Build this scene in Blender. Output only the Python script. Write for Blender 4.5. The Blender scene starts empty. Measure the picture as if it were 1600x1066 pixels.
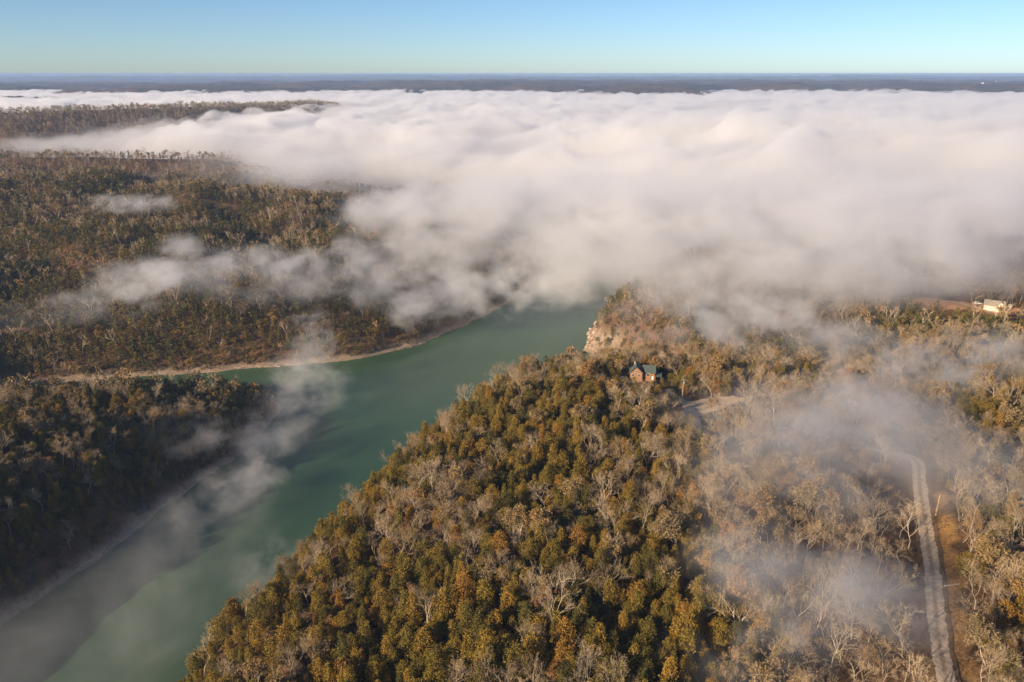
import bpy, bmesh, math, random
import numpy as np
from mathutils import Vector, Matrix

random.seed(7)
RNG = np.random.default_rng(11)
scene = bpy.context.scene
COL = scene.collection
R = math.radians

# ------------------------------------------------------------------ camera
CAM_H = 190.0
FPX, EYE_Y = 1244.0, 115.0                       # focal length and eye level in photo pixels (1600 x 1066)
PITCH = math.atan((533 - EYE_Y) / FPX)
CP, SP = math.cos(PITCH), math.sin(PITCH)
cam_data = bpy.data.cameras.new('camera')
cam = bpy.data.objects.new('camera', cam_data)
COL.objects.link(cam)
cam.location = (0, 0, CAM_H)
cam.rotation_euler = (math.pi / 2 - PITCH, 0, 0)
cam_data.sensor_width = 36.0
cam_data.lens = 36.0 * FPX / 1600.0
cam_data.clip_start = 1.0
cam_data.clip_end = 120000.0
scene.camera = cam

# ------------------------------------------------------------------ light
SUN_EL, SUN_AZ = 19.0, 38.0                      # sun to the left of and behind the camera
sdir = Vector((-math.cos(R(SUN_EL)) * math.cos(R(SUN_AZ)), -math.cos(R(SUN_EL)) * math.sin(R(SUN_AZ)), math.sin(R(SUN_EL))))
world = bpy.data.worlds.new('World')
scene.world = world
world.use_nodes = True
wt = world.node_tree
sky = wt.nodes.new('ShaderNodeTexSky')
sky.sky_type = 'NISHITA'
sky.sun_disc = False
sky.sun_elevation = R(SUN_EL)
sky.sun_rotation = math.atan2(sdir.x, sdir.y)
sky.altitude = 300
sky.air_density = 0.75
sky.dust_density = 0.3
sky.ozone_density = 4.2
bg = wt.nodes['Background']
bg.inputs['Strength'].default_value = 0.084
wt.links.new(sky.outputs[0], bg.inputs['Color'])
sun_data = bpy.data.lights.new('sun', 'SUN')
sun_data.energy = 5.0
sun_data.angle = R(0.5)
sun_data.color = (1.0, 0.77, 0.52)
sun = bpy.data.objects.new('sun', sun_data)
COL.objects.link(sun)
sun.rotation_euler = (-sdir).to_track_quat('-Z', 'Y').to_euler()
sun.location = sdir * 400
vs = scene.view_settings
vs.view_transform = 'Standard'
vs.look = 'None'
vs.exposure = 0.66
vs.gamma = 1.0
cy = scene.cycles
cy.max_bounces = 12
cy.diffuse_bounces = 3
cy.glossy_bounces = 2
cy.transmission_bounces = 2
cy.transparent_max_bounces = 96
cy.volume_bounces = 10
cy.adaptive_threshold = 0.02
cy.use_denoising = True
cy.use_fast_gi = False
cy.sample_clamp_indirect = 4.0

# ------------------------------------------------------------------ helpers
def ground_px(px, py, h=0.0):
    u = (px - 800) / FPX
    v = (py - 533) / FPX
    t = (CAM_H - h) / (SP + v * CP)
    return u * t, t * (CP - v * SP)

def tag(o, label, cat=None, group=None, kind=None):
    o['label'] = label
    if cat: o['category'] = cat
    if group: o['group'] = group
    if kind: o['kind'] = kind
    return o

def mesh_obj(name, verts, faces, mat=None, parent=None, smooth=False, link=True):
    me = bpy.data.meshes.new(name)
    me.from_pydata([tuple(v) for v in verts] if not isinstance(verts, np.ndarray) else verts.tolist(), [], faces)
    if mat: me.materials.append(mat)
    if smooth: me.polygons.foreach_set('use_smooth', [True] * len(me.polygons))
    me.update()
    o = bpy.data.objects.new(name, me)
    if link: COL.objects.link(o)
    if parent: o.parent = parent
    return o

def fast_mesh(name, V, Q, mat=None, smooth=True):
    """numpy verts (n,3) and quads or tris (m,k) to an object"""
    V = np.asarray(V, np.float32); Q = np.asarray(Q, np.int32)
    me = bpy.data.meshes.new(name)
    me.vertices.add(len(V)); me.vertices.foreach_set('co', V.ravel())
    k = Q.shape[1]
    me.loops.add(Q.size); me.loops.foreach_set('vertex_index', Q.ravel())
    me.polygons.add(len(Q))
    me.polygons.foreach_set('loop_start', np.arange(len(Q), dtype=np.int32) * k)
    me.polygons.foreach_set('loop_total', np.full(len(Q), k, np.int32))
    me.update(calc_edges=True); me.validate()
    if smooth: me.polygons.foreach_set('use_smooth', np.ones(len(me.polygons), bool))
    if mat: me.materials.append(mat)
    o = bpy.data.objects.new(name, me)
    COL.objects.link(o)
    return o

def empty(name, loc, rz=0.0):
    o = bpy.data.objects.new(name, None)
    o.location = loc; o.rotation_euler = (0, 0, rz); o.empty_display_size = 0.5
    COL.objects.link(o)
    return o

def smooth01(a, lo, hi):
    t = np.clip((a - lo) / (hi - lo), 0, 1)
    return t * t * (3 - 2 * t)

def _hash(ix, iy, seed):
    n = (ix.astype(np.int64) * 374761393 + iy.astype(np.int64) * 668265263 + seed * 1442695041) & 0xffffffff
    n = ((n ^ (n >> 13)) * 1274126177) & 0xffffffff
    return ((n ^ (n >> 16)) & 0xffffff) / float(0xffffff)

def noise(x, y, seed=0):
    ix, iy = np.floor(x), np.floor(y)
    fx, fy = x - ix, y - iy
    def grad(a, b):
        ang = _hash(ix + a, iy + b, seed) * 2 * np.pi
        return np.cos(ang) * (fx - a) + np.sin(ang) * (fy - b)
    ux = fx * fx * fx * (fx * (fx * 6 - 15) + 10)
    uy = fy * fy * fy * (fy * (fy * 6 - 15) + 10)
    n0 = grad(0, 0) * (1 - ux) + grad(1, 0) * ux
    n1 = grad(0, 1) * (1 - ux) + grad(1, 1) * ux
    return (n0 * (1 - uy) + n1 * uy) * 1.5         # about -1..1

def fbm(x, y, octaves=4, seed=0, gain=0.5):
    s, a, t = 0.0, 1.0, 0.0
    for k in range(octaves):
        s = s + a * noise(x * 2 ** k + 17.3 * k, y * 2 ** k - 9.1 * k, seed + k)
        t += a; a *= gain
    return s / t

def seg_dist(x, y, pts, closed=False):
    best = np.full(x.shape, 1e12)
    n = len(pts)
    for i in range(n if closed else n - 1):
        (ax, ay), (bx, by) = pts[i][:2], pts[(i + 1) % n][:2]
        dx, dy = bx - ax, by - ay
        t = np.clip(((x - ax) * dx + (y - ay) * dy) / (dx * dx + dy * dy + 1e-9), 0, 1)
        best = np.minimum(best, (x - ax - t * dx) ** 2 + (y - ay - t * dy) ** 2)
    return np.sqrt(best)

def inside(x, y, pts):
    c = np.zeros(x.shape, bool)
    n = len(pts)
    for i in range(n):
        (ax, ay), (bx, by) = pts[i], pts[(i + 1) % n]
        if ay == by: continue
        c ^= ((ay > y) != (by > y)) & (x < (bx - ax) * (y - ay) / (by - ay) + ax)
    return c

# ------------------------------------------------------------------ materials
def new_mat(name):
    m = bpy.data.materials.new(name); m.use_nodes = True
    nt = m.node_tree
    return m, nt, nt.nodes['Principled BSDF']

def N(nt, kind, **kw):
    n = nt.nodes.new(kind)
    for k, v in kw.items(): setattr(n, k, v)
    return n

def ramp(nt, fac, stops):
    r = N(nt, 'ShaderNodeValToRGB')
    el = r.color_ramp.elements
    while len(el) < len(stops): el.new(0.5)
    for e, (p, c) in zip(el, stops):
        e.position = p; e.color = (*c, 1)
    nt.links.new(fac, r.inputs[0])
    return r.outputs[0]

def mixc(nt, fac, a, b, mode='MIX'):
    m = N(nt, 'ShaderNodeMix', data_type='RGBA', blend_type=mode)
    for s, v in ((0, fac), (6, a), (7, b)):
        if isinstance(v, (int, float)): m.inputs[s].default_value = v
        elif isinstance(v, tuple): m.inputs[s].default_value = (*v, 1)
        else: nt.links.new(v, m.inputs[s])
    return m.outputs[2]

def tex_noise(nt, scale, detail=4, vec=None, rough=0.55):
    n = N(nt, 'ShaderNodeTexNoise')
    n.inputs['Scale'].default_value = scale
    n.inputs['Detail'].default_value = detail
    n.inputs['Roughness'].default_value = rough
    if vec is None:
        vec = N(nt, 'ShaderNodeNewGeometry').outputs['Position']
    nt.links.new(vec, n.inputs['Vector'])
    return n.outputs['Fac']

def foliage_mat(name, stops, transl=0.06, rough=0.7, clump=0.5):
    """leaf colour varies from tree to tree (object random) and from clump to clump"""
    m, nt, p = new_mat(name)
    oi = N(nt, 'ShaderNodeObjectInfo')
    c = ramp(nt, oi.outputs['Random'], stops)
    nz = tex_noise(nt, clump, 3)
    f = ramp(nt, nz, [(0.3, (0.72,) * 3), (0.7, (1.28,) * 3)])
    c = mixc(nt, 1.0, c, f, 'MULTIPLY')
    nt.links.new(c, p.inputs['Base Color'])
    p.inputs['Roughness'].default_value = rough
    p.inputs['Specular IOR Level'].default_value = 0.15
    if transl:
        tr = N(nt, 'ShaderNodeBsdfTranslucent')
        nt.links.new(c, tr.inputs['Color'])
        mx = N(nt, 'ShaderNodeMixShader'); mx.inputs[0].default_value = transl
        nt.links.new(p.outputs[0], mx.inputs[1]); nt.links.new(tr.outputs[0], mx.inputs[2])
        nt.links.new(mx.outputs[0], nt.nodes['Material Output'].inputs['Surface'])
    return m

def plain_mat(name, col, rough=0.7, var=0.15, scale=2.0, spec=0.3, bump=0.0):
    m, nt, p = new_mat(name)
    nz = tex_noise(nt, scale, 5)
    f = ramp(nt, nz, [(0.25, (1 - var,) * 3), (0.75, (1 + var,) * 3)])
    c = mixc(nt, 1.0, col, f, 'MULTIPLY')
    nt.links.new(c, p.inputs['Base Color'])
    p.inputs['Roughness'].default_value = rough
    p.inputs['Specular IOR Level'].default_value = spec
    if bump:
        b = N(nt, 'ShaderNodeBump'); b.inputs['Strength'].default_value = 0.6; b.inputs['Distance'].default_value = bump
        nt.links.new(nz, b.inputs['Height']); nt.links.new(b.outputs[0], p.inputs['Normal'])
    return m

M = {}
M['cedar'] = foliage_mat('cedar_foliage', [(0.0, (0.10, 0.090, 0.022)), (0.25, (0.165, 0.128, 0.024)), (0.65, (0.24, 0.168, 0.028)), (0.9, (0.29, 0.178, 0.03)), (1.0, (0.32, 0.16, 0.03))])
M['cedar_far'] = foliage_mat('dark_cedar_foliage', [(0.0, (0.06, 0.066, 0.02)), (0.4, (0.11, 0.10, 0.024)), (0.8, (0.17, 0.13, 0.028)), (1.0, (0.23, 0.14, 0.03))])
M['oak_leaf'] = foliage_mat('dry_oak_leaves', [(0.0, (0.25, 0.185, 0.095)), (0.6, (0.29, 0.20, 0.085)), (0.9, (0.31, 0.185, 0.065)), (1.0, (0.36, 0.17, 0.055))])
M['twig'] = foliage_mat('bare_twigs', [(0.0, (0.27, 0.20, 0.125)), (0.5, (0.40, 0.30, 0.185)), (1.0, (0.50, 0.385, 0.245))], transl=0.0, clump=0.2)
M['bark'] = foliage_mat('pale_bark', [(0.0, (0.26, 0.205, 0.14)), (0.6, (0.40, 0.32, 0.225)), (1.0, (0.54, 0.45, 0.335))], transl=0.0)
M['cedar_bark'] = foliage_mat('brown_bark', [(0.0, (0.12, 0.08, 0.05)), (1.0, (0.2, 0.14, 0.09))], transl=0.0)

# ------------------------------------------------------------------ the lie of the land
# shoreline of the river, in metres: the near hill's foot, round the cove, the promontory, up the river into the fog, then back along the far bank
RIVER = [(-112, -60), (-112, 60), (-112, 130), (-105, 190), (-89, 249), (-60, 316), (-36, 386), (-10, 420), (24, 436), (62, 440), (100, 440),
         (120, 450), (112, 478), (88, 512), (68, 532), (52, 543), (55, 565), (62, 592), (76, 626), (95, 662), (118, 698), (160, 760), (215, 850), (330, 960), (560, 1080),
         (900, 1180), (1500, 1260), (1500, 1480), (820, 1400), (430, 1260), (160, 1080), (70, 900), (30, 760), (0, 676), (-38, 602), (-71, 553), (-107, 525), (-174, 507),
         (-237, 493), (-290, 481), (-335, 471), (-335, 458), (-280, 448), (-220, 456), (-175, 464), (-148, 456), (-137, 438), (-137, 420), (-142, 381), (-155, 343), (-169, 288),
         (-176, 266), (-185, 240), (-198, 180), (-210, 100), (-215, -60)]
# control points of the uplands: x, y, height, distance over which the bank rises
CTRL = [(-60, 150, 46, 16), (-60, 210, 44, 15), (-20, 270, 50, 16), (20, 200, 58, 18), (0, 120, 56, 18), (40, 300, 56, 18), (20, 385, 44, 16), (100, 200, 60, 18), (140, 250, 61, 18), (60, 350, 55, 18),
        (200, 300, 60, 20), (200, 150, 62, 20), (300, 460, 55, 20), (250, 380, 51, 20), (165, 420, 44, 20), (130, 470, 36, 16), (350, 300, 64, 20), (420, 420, 62, 20),
        (120, 600, 40, 16), (200, 620, 47, 20), (300, 620, 52, 25), (450, 600, 56, 25),
        (-195, 300, 42, 24), (-220, 390, 24, 22), (-300, 390, 24, 25), (-260, 200, 48, 24), (-180, 430, 14, 18), (-300, 300, 46, 30),
        (-300, 560, 34, 55), (-300, 680, 52, 60), (-420, 900, 65, 60), (-582, 900, 68, 60), (-240, 820, 57, 60), (-120, 700, 42, 50), (-60, 660, 30, 45), (-150, 600, 34, 50), (-480, 620, 46, 55), (-520, 480, 46, 50),
        (-330, 1030, 44, 60), (-640, 1000, 58, 60), (-160, 900, 40, 60), (-20, 800, 30, 50), (150, 1300, 36, 60), (500, 900, 40, 60), (-700, 1300, 46, 60), (900, 700, 60, 60), (-900, 700, 62, 60)]
RIDGES = [([(-1300, 1080), (-900, 1130), (-640, 1180), (-470, 1230)], 88, 66, 110),
          ([(-2200, 1500), (-1400, 1560), (-1040, 1690), (-860, 1850), (-660, 2290), (-600, 2480)], 118, 104, 250),
          ([(-2200, 1350), (-1400, 1330), (-1060, 1380), (-840, 1440)], 96, 66, 150),
          ([(-5200, 2800), (-3300, 3050), (-2100, 3250), (-1640, 3330)], 128, 84, 280)]
ROAD = [(90, 100), (94, 122), (98, 144), (108, 170), (120.5, 199), (134, 233), (141, 248), (141.5, 254), (138, 259)]
TRACK = [(140, 254), (135, 261), (122, 265), (103, 256), (91, 252), (81, 259), (77, 272), (76, 290), (77, 308), (75, 322), (70, 333), (64, 341)]
CLEAR = [(72, 307), (80, 308), (90, 315), (102, 322), (104, 327), (97, 329), (84, 326), (74, 321)]
CABIN = (60.0, 347.0)
GARAGE = (291.0, 462.0)
DRIVE = [(250, 500), (270, 487), (283, 470), (287, 460)]
YARD = [(236, 484), (246, 472), (262, 466), (276, 462), (290, 454), (304, 446), (314, 446), (316, 456), (300, 470), (284, 482), (268, 489), (252, 492), (240, 491)]

HILLTOP = (-300.0, 830.0)
VERGE = [(105.5, 150), (112, 167), (118, 181), (124, 195), (131.5, 212), (137.5, 226)]

def land_dist(x, y):
    d = seg_dist(x, y, RIVER, True)
    return np.where(inside(x, y, RIVER), -d, d) + 3.2 * fbm(x / 24, y / 24, 3, 45) * smooth01(-np.abs(d), -60, -5)

def height(x, y, d=None):
    x = np.asarray(x, float); y = np.asarray(y, float)
    if d is None: d = land_dist(x, y)
    num = np.zeros(x.shape); den = np.zeros(x.shape); numl = np.zeros(x.shape)
    for (cx, cyy, hh, ll) in CTRL:
        w = 1.0 / (((x - cx) ** 2 + (y - cyy) ** 2) + 300.0) ** 1.6
        num += w * hh; numl += w * ll; den += w
    P, L = num / den, numl / den
    far = smooth01(y, 1150, 1500)
    P = P * (1 - far) + 40 * far
    n = fbm(x / 150, y / 150, 4, 3)
    n2 = fbm(x / 38, y / 38, 3, 9)
    d0 = np.maximum(d, 0)
    bw = 3.2 + 2.4 * noise(x / 17, y / 17, 23) + 1.0 * noise(x / 6, y / 6, 24)
    dw = np.maximum(d0 - bw, 0) * (1 + 0.35 * fbm(x / 30, y / 30, 3, 21) * smooth01(d0, 3, 15)) + np.minimum(d0, 3.0) * 0.3
    rise = 1 - np.exp(-dw / L)
    lw = smooth01(-x, 20, 160) * smooth01(y, 480, 620)
    gul = np.abs(fbm(x / 210 + 2.0, y / 260, 3, 14))
    h = (P + (9 + 8 * lw) * n * smooth01(d, 20, 120) + lw * (46 * np.minimum(gul, .42) - 11) * smooth01(d, 25, 140)) * rise + 2.2 * n2 * smooth01(d, 10, 50)
    for (pts, h0, h1, w) in RIDGES:
        dd = np.full(x.shape, 1e12); tt = np.zeros(x.shape)
        m = len(pts) - 1
        for i in range(m):
            (ax, ay), (bx, by) = pts[i], pts[i + 1]
            dx, dy = bx - ax, by - ay
            t = np.clip(((x - ax) * dx + (y - ay) * dy) / (dx * dx + dy * dy), 0, 1)
            q = np.hypot(x - ax - t * dx, y - ay - t * dy)
            tt = np.where(q < dd, (i + t) / m, tt); dd = np.minimum(dd, q)
        r = (h0 + (h1 - h0) * tt ** 1.5 + 9 * fbm(x / 260, y / 260, 3, 5)) * np.exp(-(dd / w) ** 2 * (1 + 0.35 * n))
        h = np.maximum(h, r) + 4 * np.exp(-((h - r) / 8) ** 2) * smooth01(r, 25, 50)
    # the far country: wooded plateaux cut by valleys
    f1 = smooth01(y + 0.10 * np.abs(x) + 900 * fbm(x / 1100, y / 1100, 3, 40), 3900, 4700)
    rn = 1 - np.abs(fbm(x / 1500 + 3, y / 1500, 4, 33))
    hills = 30 + 92 * rn + 34 * fbm(x / 500, y / 500, 3, 34)
    drop = smooth01(np.hypot(x, y), 7000, 12000) * 18 * (1 - smooth01(np.hypot(x, y), 14000, 26000))
    hills = hills - drop - 16 * smooth01(-x, 200, 3500) * (1 - smooth01(y, 12000, 24000)) + 34 * smooth01(fbm(x / 6000, y / 2600, 2, 77), 0.05, 0.5) * smooth01(y, 12000, 20000)
    h = h * (1 - f1) + hills * f1
    bed = -np.minimum(-d, 12) * 0.5
    return np.where(d < 0, np.maximum(bed, -5) - 0.15, h + 0.02)

def hz(x, y):
    return float(height(np.array([float(x)]), np.array([float(y)]))[0])

# ground sheet: rows widen with distance, columns fan out from below the camera
rows = [-40.0]
while rows[-1] < 60: rows.append(rows[-1] + 4)
while rows[-1] < 28000: rows.append(rows[-1] * (1.0055 if rows[-1] < 1100 else 1.0105 if rows[-1] < 3000 else 1.012 if rows[-1] < 9000 else 1.04))
rows = np.array(rows)
cols = np.tan(np.linspace(R(-46), R(44), 420))
GX = (rows[:, None] + 160) * cols[None, :]
GY = np.repeat(rows[:, None], len(cols), 1)
gd = land_dist(GX.ravel(), GY.ravel())
gz = height(GX.ravel(), GY.ravel(), gd)
# beyond the reach of single trees the canopy itself roughens the ground
fr = smooth01(GY.ravel(), 2600, 3200)
gz = gz + fr * (5 + 7 * noise(GX.ravel() / 24, GY.ravel() / 24, 91) + 5 * noise(GX.ravel() / 55, GY.ravel() / 55, 92))
V = np.stack([GX.ravel(), GY.ravel(), gz], 1)
nr, nc = GX.shape
ii = (np.arange(nr - 1)[:, None] * nc + np.arange(nc - 1)[None, :]).ravel()
Q = np.stack([ii, ii + 1, ii + nc + 1, ii + nc], 1)

m, nt, p = new_mat('forest_floor')
pos = N(nt, 'ShaderNodeNewGeometry')
att = N(nt, 'ShaderNodeAttribute', attribute_name='shore')
att2 = N(nt, 'ShaderNodeAttribute', attribute_name='farwood')
sep = N(nt, 'ShaderNodeSeparateXYZ'); nt.links.new(pos.outputs['Position'], sep.inputs[0])
litter = ramp(nt, tex_noise(nt, 0.55, 8, pos.outputs['Position'], 0.7), [(0.28, (0.03, 0.02, 0.012)), (0.5, (0.095, 0.06, 0.034)), (0.72, (0.19, 0.115, 0.06))])
patch = tex_noise(nt, 0.05, 4, pos.outputs['Position'])
litter = mixc(nt, ramp(nt, patch, [(0.4, (0,) * 3), (0.65, (0.7,) * 3)]), litter, (0.20, 0.105, 0.05))
rock = ramp(nt, tex_noise(nt, 0.35, 8, pos.outputs['Position'], 0.75), [(0.3, (0.12, 0.09, 0.065)), (0.5, (0.30, 0.225, 0.155)), (0.75, (0.46, 0.36, 0.26))])
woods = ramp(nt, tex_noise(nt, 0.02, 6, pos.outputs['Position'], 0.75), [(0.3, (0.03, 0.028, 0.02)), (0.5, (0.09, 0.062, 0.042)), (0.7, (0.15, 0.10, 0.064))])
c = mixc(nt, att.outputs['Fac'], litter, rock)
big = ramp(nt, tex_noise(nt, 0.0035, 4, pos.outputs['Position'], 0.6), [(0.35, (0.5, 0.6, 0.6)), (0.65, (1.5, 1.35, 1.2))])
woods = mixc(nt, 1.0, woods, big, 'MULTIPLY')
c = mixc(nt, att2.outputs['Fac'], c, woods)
att3 = N(nt, 'ShaderNodeAttribute', attribute_name='verge')
grass = ramp(nt, tex_noise(nt, 1.6, 7, pos.outputs['Position'], 0.75), [(0.3, (0.13, 0.075, 0.03)), (0.5, (0.36, 0.20, 0.07)), (0.72, (0.58, 0.38, 0.15))])
c = mixc(nt, att3.outputs['Fac'], c, grass)
nt.links.new(c, p.inputs['Base Color'])
p.inputs['Roughness'].default_value = 0.95
p.inputs['Specular IOR Level'].default_value = 0.1
b = N(nt, 'ShaderNodeBump'); b.inputs['Strength'].default_value = 0.8; b.inputs['Distance'].default_value = 0.5
nt.links.new(tex_noise(nt, 0.9, 6, pos.outputs['Position'], 0.7), b.inputs['Height']); nt.links.new(b.outputs[0], p.inputs['Normal'])
ground = fast_mesh('ground', V, Q, m)
tag(ground, 'wooded hills with brown leaf litter and bare rocky banks along the water', kind='structure')
shore = smooth01(-gz, -3.6, -1.4) * (gd > -20) * smooth01(-GY.ravel(), -1100, -900)
# bare rock on the steep foot of the promontory
prom = np.exp(-((GX.ravel() - 60) / 26) ** 2 - ((GY.ravel() - 560) / 32) ** 2)
shore = np.maximum(shore, smooth01(prom, 0.15, 0.5) * smooth01(-gz, -20, -10))
a = ground.data.attributes.new('shore', 'FLOAT', 'POINT'); a.data.foreach_set('value', shore.astype(np.float32))
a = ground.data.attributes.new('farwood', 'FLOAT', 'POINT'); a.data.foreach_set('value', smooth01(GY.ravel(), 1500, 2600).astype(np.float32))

vd = seg_dist(GX.ravel(), GY.ravel(), VERGE) + 2.0 * noise(GX.ravel() / 5, GY.ravel() / 5, 12)
vg = 1 - smooth01(vd, 0.8, 3.4)
hc = np.hypot((GX.ravel() - HILLTOP[0]) / 26, (GY.ravel() - HILLTOP[1]) / 9) + .3 * noise(GX.ravel() / 14, GY.ravel() / 14, 15)
vg = np.maximum(vg, 0.5 * (1 - smooth01(hc, .7, 1.1)))
a = ground.data.attributes.new('verge', 'FLOAT', 'POINT'); a.data.foreach_set('value', vg.astype(np.float32))

# river water
m, nt, p = new_mat('lake_water')
pos = N(nt, 'ShaderNodeNewGeometry')
wc = ramp(nt, tex_noise(nt, 0.012, 4, pos.outputs['Position']), [(0.3, (0.042, 0.090, 0.044)), (0.7, (0.056, 0.112, 0.056))])
nt.links.new(wc, p.inputs['Base Color'])
p.inputs['Roughness'].default_value = 0.24
p.inputs['IOR'].default_value = 1.33
b = N(nt, 'ShaderNodeBump'); b.inputs['Strength'].default_value = 0.25; b.inputs['Distance'].default_value = 0.12
nt.links.new(tex_noise(nt, 0.7, 5, pos.outputs['Position'], 0.6), b.inputs['Height']); nt.links.new(b.outputs[0], p.inputs['Normal'])
wx = np.linspace(-420, 1700, 54); wy = np.linspace(-40, 1600, 42)
WX, WY = np.meshgrid(wx, wy)
V = np.stack([WX.ravel(), WY.ravel(), np.zeros(WX.size)], 1)
ii = (np.arange(41)[:, None] * 54 + np.arange(53)[None, :]).ravel()
river = fast_mesh('water', V, np.stack([ii, ii + 1, ii + 55, ii + 54], 1), m)
tag(river, 'calm green river bending between wooded banks under drifting mist', kind='structure')

# ------------------------------------------------------------------ trees
class MB:
    def __init__(self): self.v = []; self.f = []
    def tube(self, a, b, ra, rb, n=4):
        a = Vector(a); b = Vector(b); d = (b - a)
        if d.length < 1e-5: return
        d.normalize()
        s = d.orthogonal().normalized(); t = d.cross(s)
        k = len(self.v)
        for (c, r) in ((a, ra), (b, rb)):
            for i in range(n):
                w = 2 * math.pi * i / n
                self.v.append(c + s * math.cos(w) * r + t * math.sin(w) * r)
        for i in range(n):
            j = (i + 1) % n
            self.f.append((k + i, k + j, k + n + j, k + n + i))
    def blade(self, a, b, w, rnd):
        """a thin twig: a tapering three-cornered sliver"""
        a = Vector(a); b = Vector(b); d = b - a
        s = d.cross(Vector((rnd.uniform(-1, 1), rnd.uniform(-1, 1), rnd.uniform(-1, 1))))
        if s.length < 1e-6: return
        s.normalize(); k = len(self.v)
        self.v += [a - s * w, a + s * w, b]
        self.f.append((k, k + 1, k + 2))
    def leaf(self, c, size, rnd, up=0.0):
        n = Vector((rnd.gauss(0, 1), rnd.gauss(0, 1), rnd.gauss(0, 1) + up)); n.normalize()
        s = n.orthogonal().normalized(); t = n.cross(s)
        w = rnd.uniform(0, 6.28)
        s, t = s * math.cos(w) + t * math.sin(w), t * math.cos(w) - s * math.sin(w)
        k = len(self.v); c = Vector(c)
        self.v += [c - s * size * 0.5 - t * size * 0.35, c + s * size * 0.5 - t * size * 0.25, c + t * size * 0.6 + s * size * rnd.uniform(-.2, .2)]
        self.f.append((k, k + 1, k + 2))
    def mesh(self, name, mat):
        me = bpy.data.meshes.new(name)
        me.from_pydata(self.v, [], self.f); me.materials.append(mat); me.update()
        return me

def cedar(seed, ht, rad, style, lod):
    """evergreen: trunk and a crown of needle sprays set on boughs. lod 0 near, 1 far"""
    rnd = random.Random(seed)
    tr, cr = MB(), MB()
    lean = Vector((rnd.uniform(-.05, .05), rnd.uniform(-.05, .05), 1))
    sides = 5 if lod == 0 else 3
    base = 0.16 * rad / 2
    for i in range(3):
        a, b = i / 3 * ht * 0.92, (i + 1) / 3 * ht * 0.92
        tr.tube(lean * a, lean * b, base * (1 - i * .3), base * (1 - (i + 1) * .3) + .01, sides)
    nb = 56 if lod == 0 else 15
    for k in range(nb):
        f = (k + rnd.random()) / nb
        z = ht * (0.10 + 0.90 * f)
        if style == 'cone': r = rad * (1.02 - f) ** 0.75
        elif style == 'oval': r = rad * math.sqrt(max(0.03, 1 - (f * 1.55 - 0.62) ** 2)) if f < .99 else rad * .2
        else: r = rad * (0.55 + 0.6 * math.sin(f * 3.3)) * (1.0 if f < .8 else 1.6 - f)
        r = max(r, 0.25) * rnd.uniform(0.72, 1.15)
        ang = k * 2.39996 + rnd.uniform(-.4, .4)
        tip = lean * z + Vector((math.cos(ang) * r * .72, math.sin(ang) * r * .72, r * 0.1))
        if lod == 0: tr.tube(lean * (z - r * .25), tip, 0.035, 0.012, 3)
        cl = 0.34 * rad * rnd.uniform(0.7, 1.2) + 0.12
        ns = 40 if lod == 0 else 9
        sz = 0.34 if lod == 0 else 1.0
        for q in range(ns):
            u = Vector((rnd.gauss(0, 1), rnd.gauss(0, 1), rnd.gauss(0, .75))); u.normalize()
            u *= cl * rnd.random() ** 0.4
            cr.leaf(tip + u, sz * rnd.uniform(.6, 1.3), rnd, 0.5)
    return tr, cr

def bare(seed, ht, spread, lod, leaves=0.0):
    """leafless hardwood: forked trunk, crooked limbs, a haze of twigs; leaves > 0 keeps dry leaves on the twigs"""
    rnd = random.Random(seed)
    tr, cr, lf = MB(), MB(), MB()
    def rv(s): return Vector((rnd.gauss(0, s), rnd.gauss(0, s), rnd.gauss(0, s)))
    def limb(a, d, ln, r, lev):
        pts = [Vector(a)]; dd = d.normalized()
        n = 3 if lev < 2 else 2
        for i in range(n):
            dd = (dd + rv(0.20) + Vector((0, 0, 0.09))).normalized()
            pts.append(pts[-1] + dd * ln / n)
        for i in range(n):
            ra = r * (1 - 0.55 * i / n); rb = r * (1 - 0.55 * (i + 1) / n)
            if lod == 0:
                if lev <= 2: tr.tube(pts[i], pts[i + 1], ra, rb, 4 if lev < 2 else 3)
                else: cr.blade(pts[i], pts[i + 1], max(ra, 0.017), rnd)
            else:
                if lev <= 1: tr.tube(pts[i], pts[i + 1], ra * 1.1, rb * 1.1, 3)
                else: cr.blade(pts[i], pts[i + 1], max(ra * 1.6, 0.075), rnd)
        if leaves and lev >= (3 if lod == 0 else 2):
            for q in range(2 if lod == 0 else 5):
                if rnd.random() < leaves: lf.leaf(pts[-1] + rv(.25), rnd.uniform(.22, .42) if lod == 0 else .8, rnd, .3)
        last = 4 if lod == 0 else 2
        if lev >= last: return
        kids = (5, 5, 6, 6)[lev] if lod == 0 else (5, 7, 6)[lev]
        for k in range(kids):
            t = 0.42 + 0.58 * (k + rnd.random()) / kids
            i = min(n - 1, int(t * n)); f = t * n - i
            pp = pts[i].lerp(pts[i + 1], f)
            out = rv(1.0); out -= out.project(dd); out.normalize()
            sp = (0.62 + 0.35 * rnd.random()) * (1.0 if lev else spread)
            nd = (dd + out * sp + Vector((0, 0, 0.10))).normalized()
            limb(pp, nd, ln * (0.66, 0.62, 0.58, 0.55)[lev] * rnd.uniform(.75, 1.2) * (1.15 - 0.3 * t), max(r * 0.55 * (1.1 - .5 * t), 0.011), lev + 1)
    limb((0, 0, 0), Vector((rnd.uniform(-.1, .1), rnd.uniform(-.1, .1), 1)), ht * 0.50, ht * 0.0108, 0)
    return tr, cr, lf

def norm_height(mbs, ht):
    top = max(v.z for mb in mbs for v in mb.v)
    s = ht / top
    for mb in mbs: mb.v = [Vector(v) * s for v in mb.v]

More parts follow.
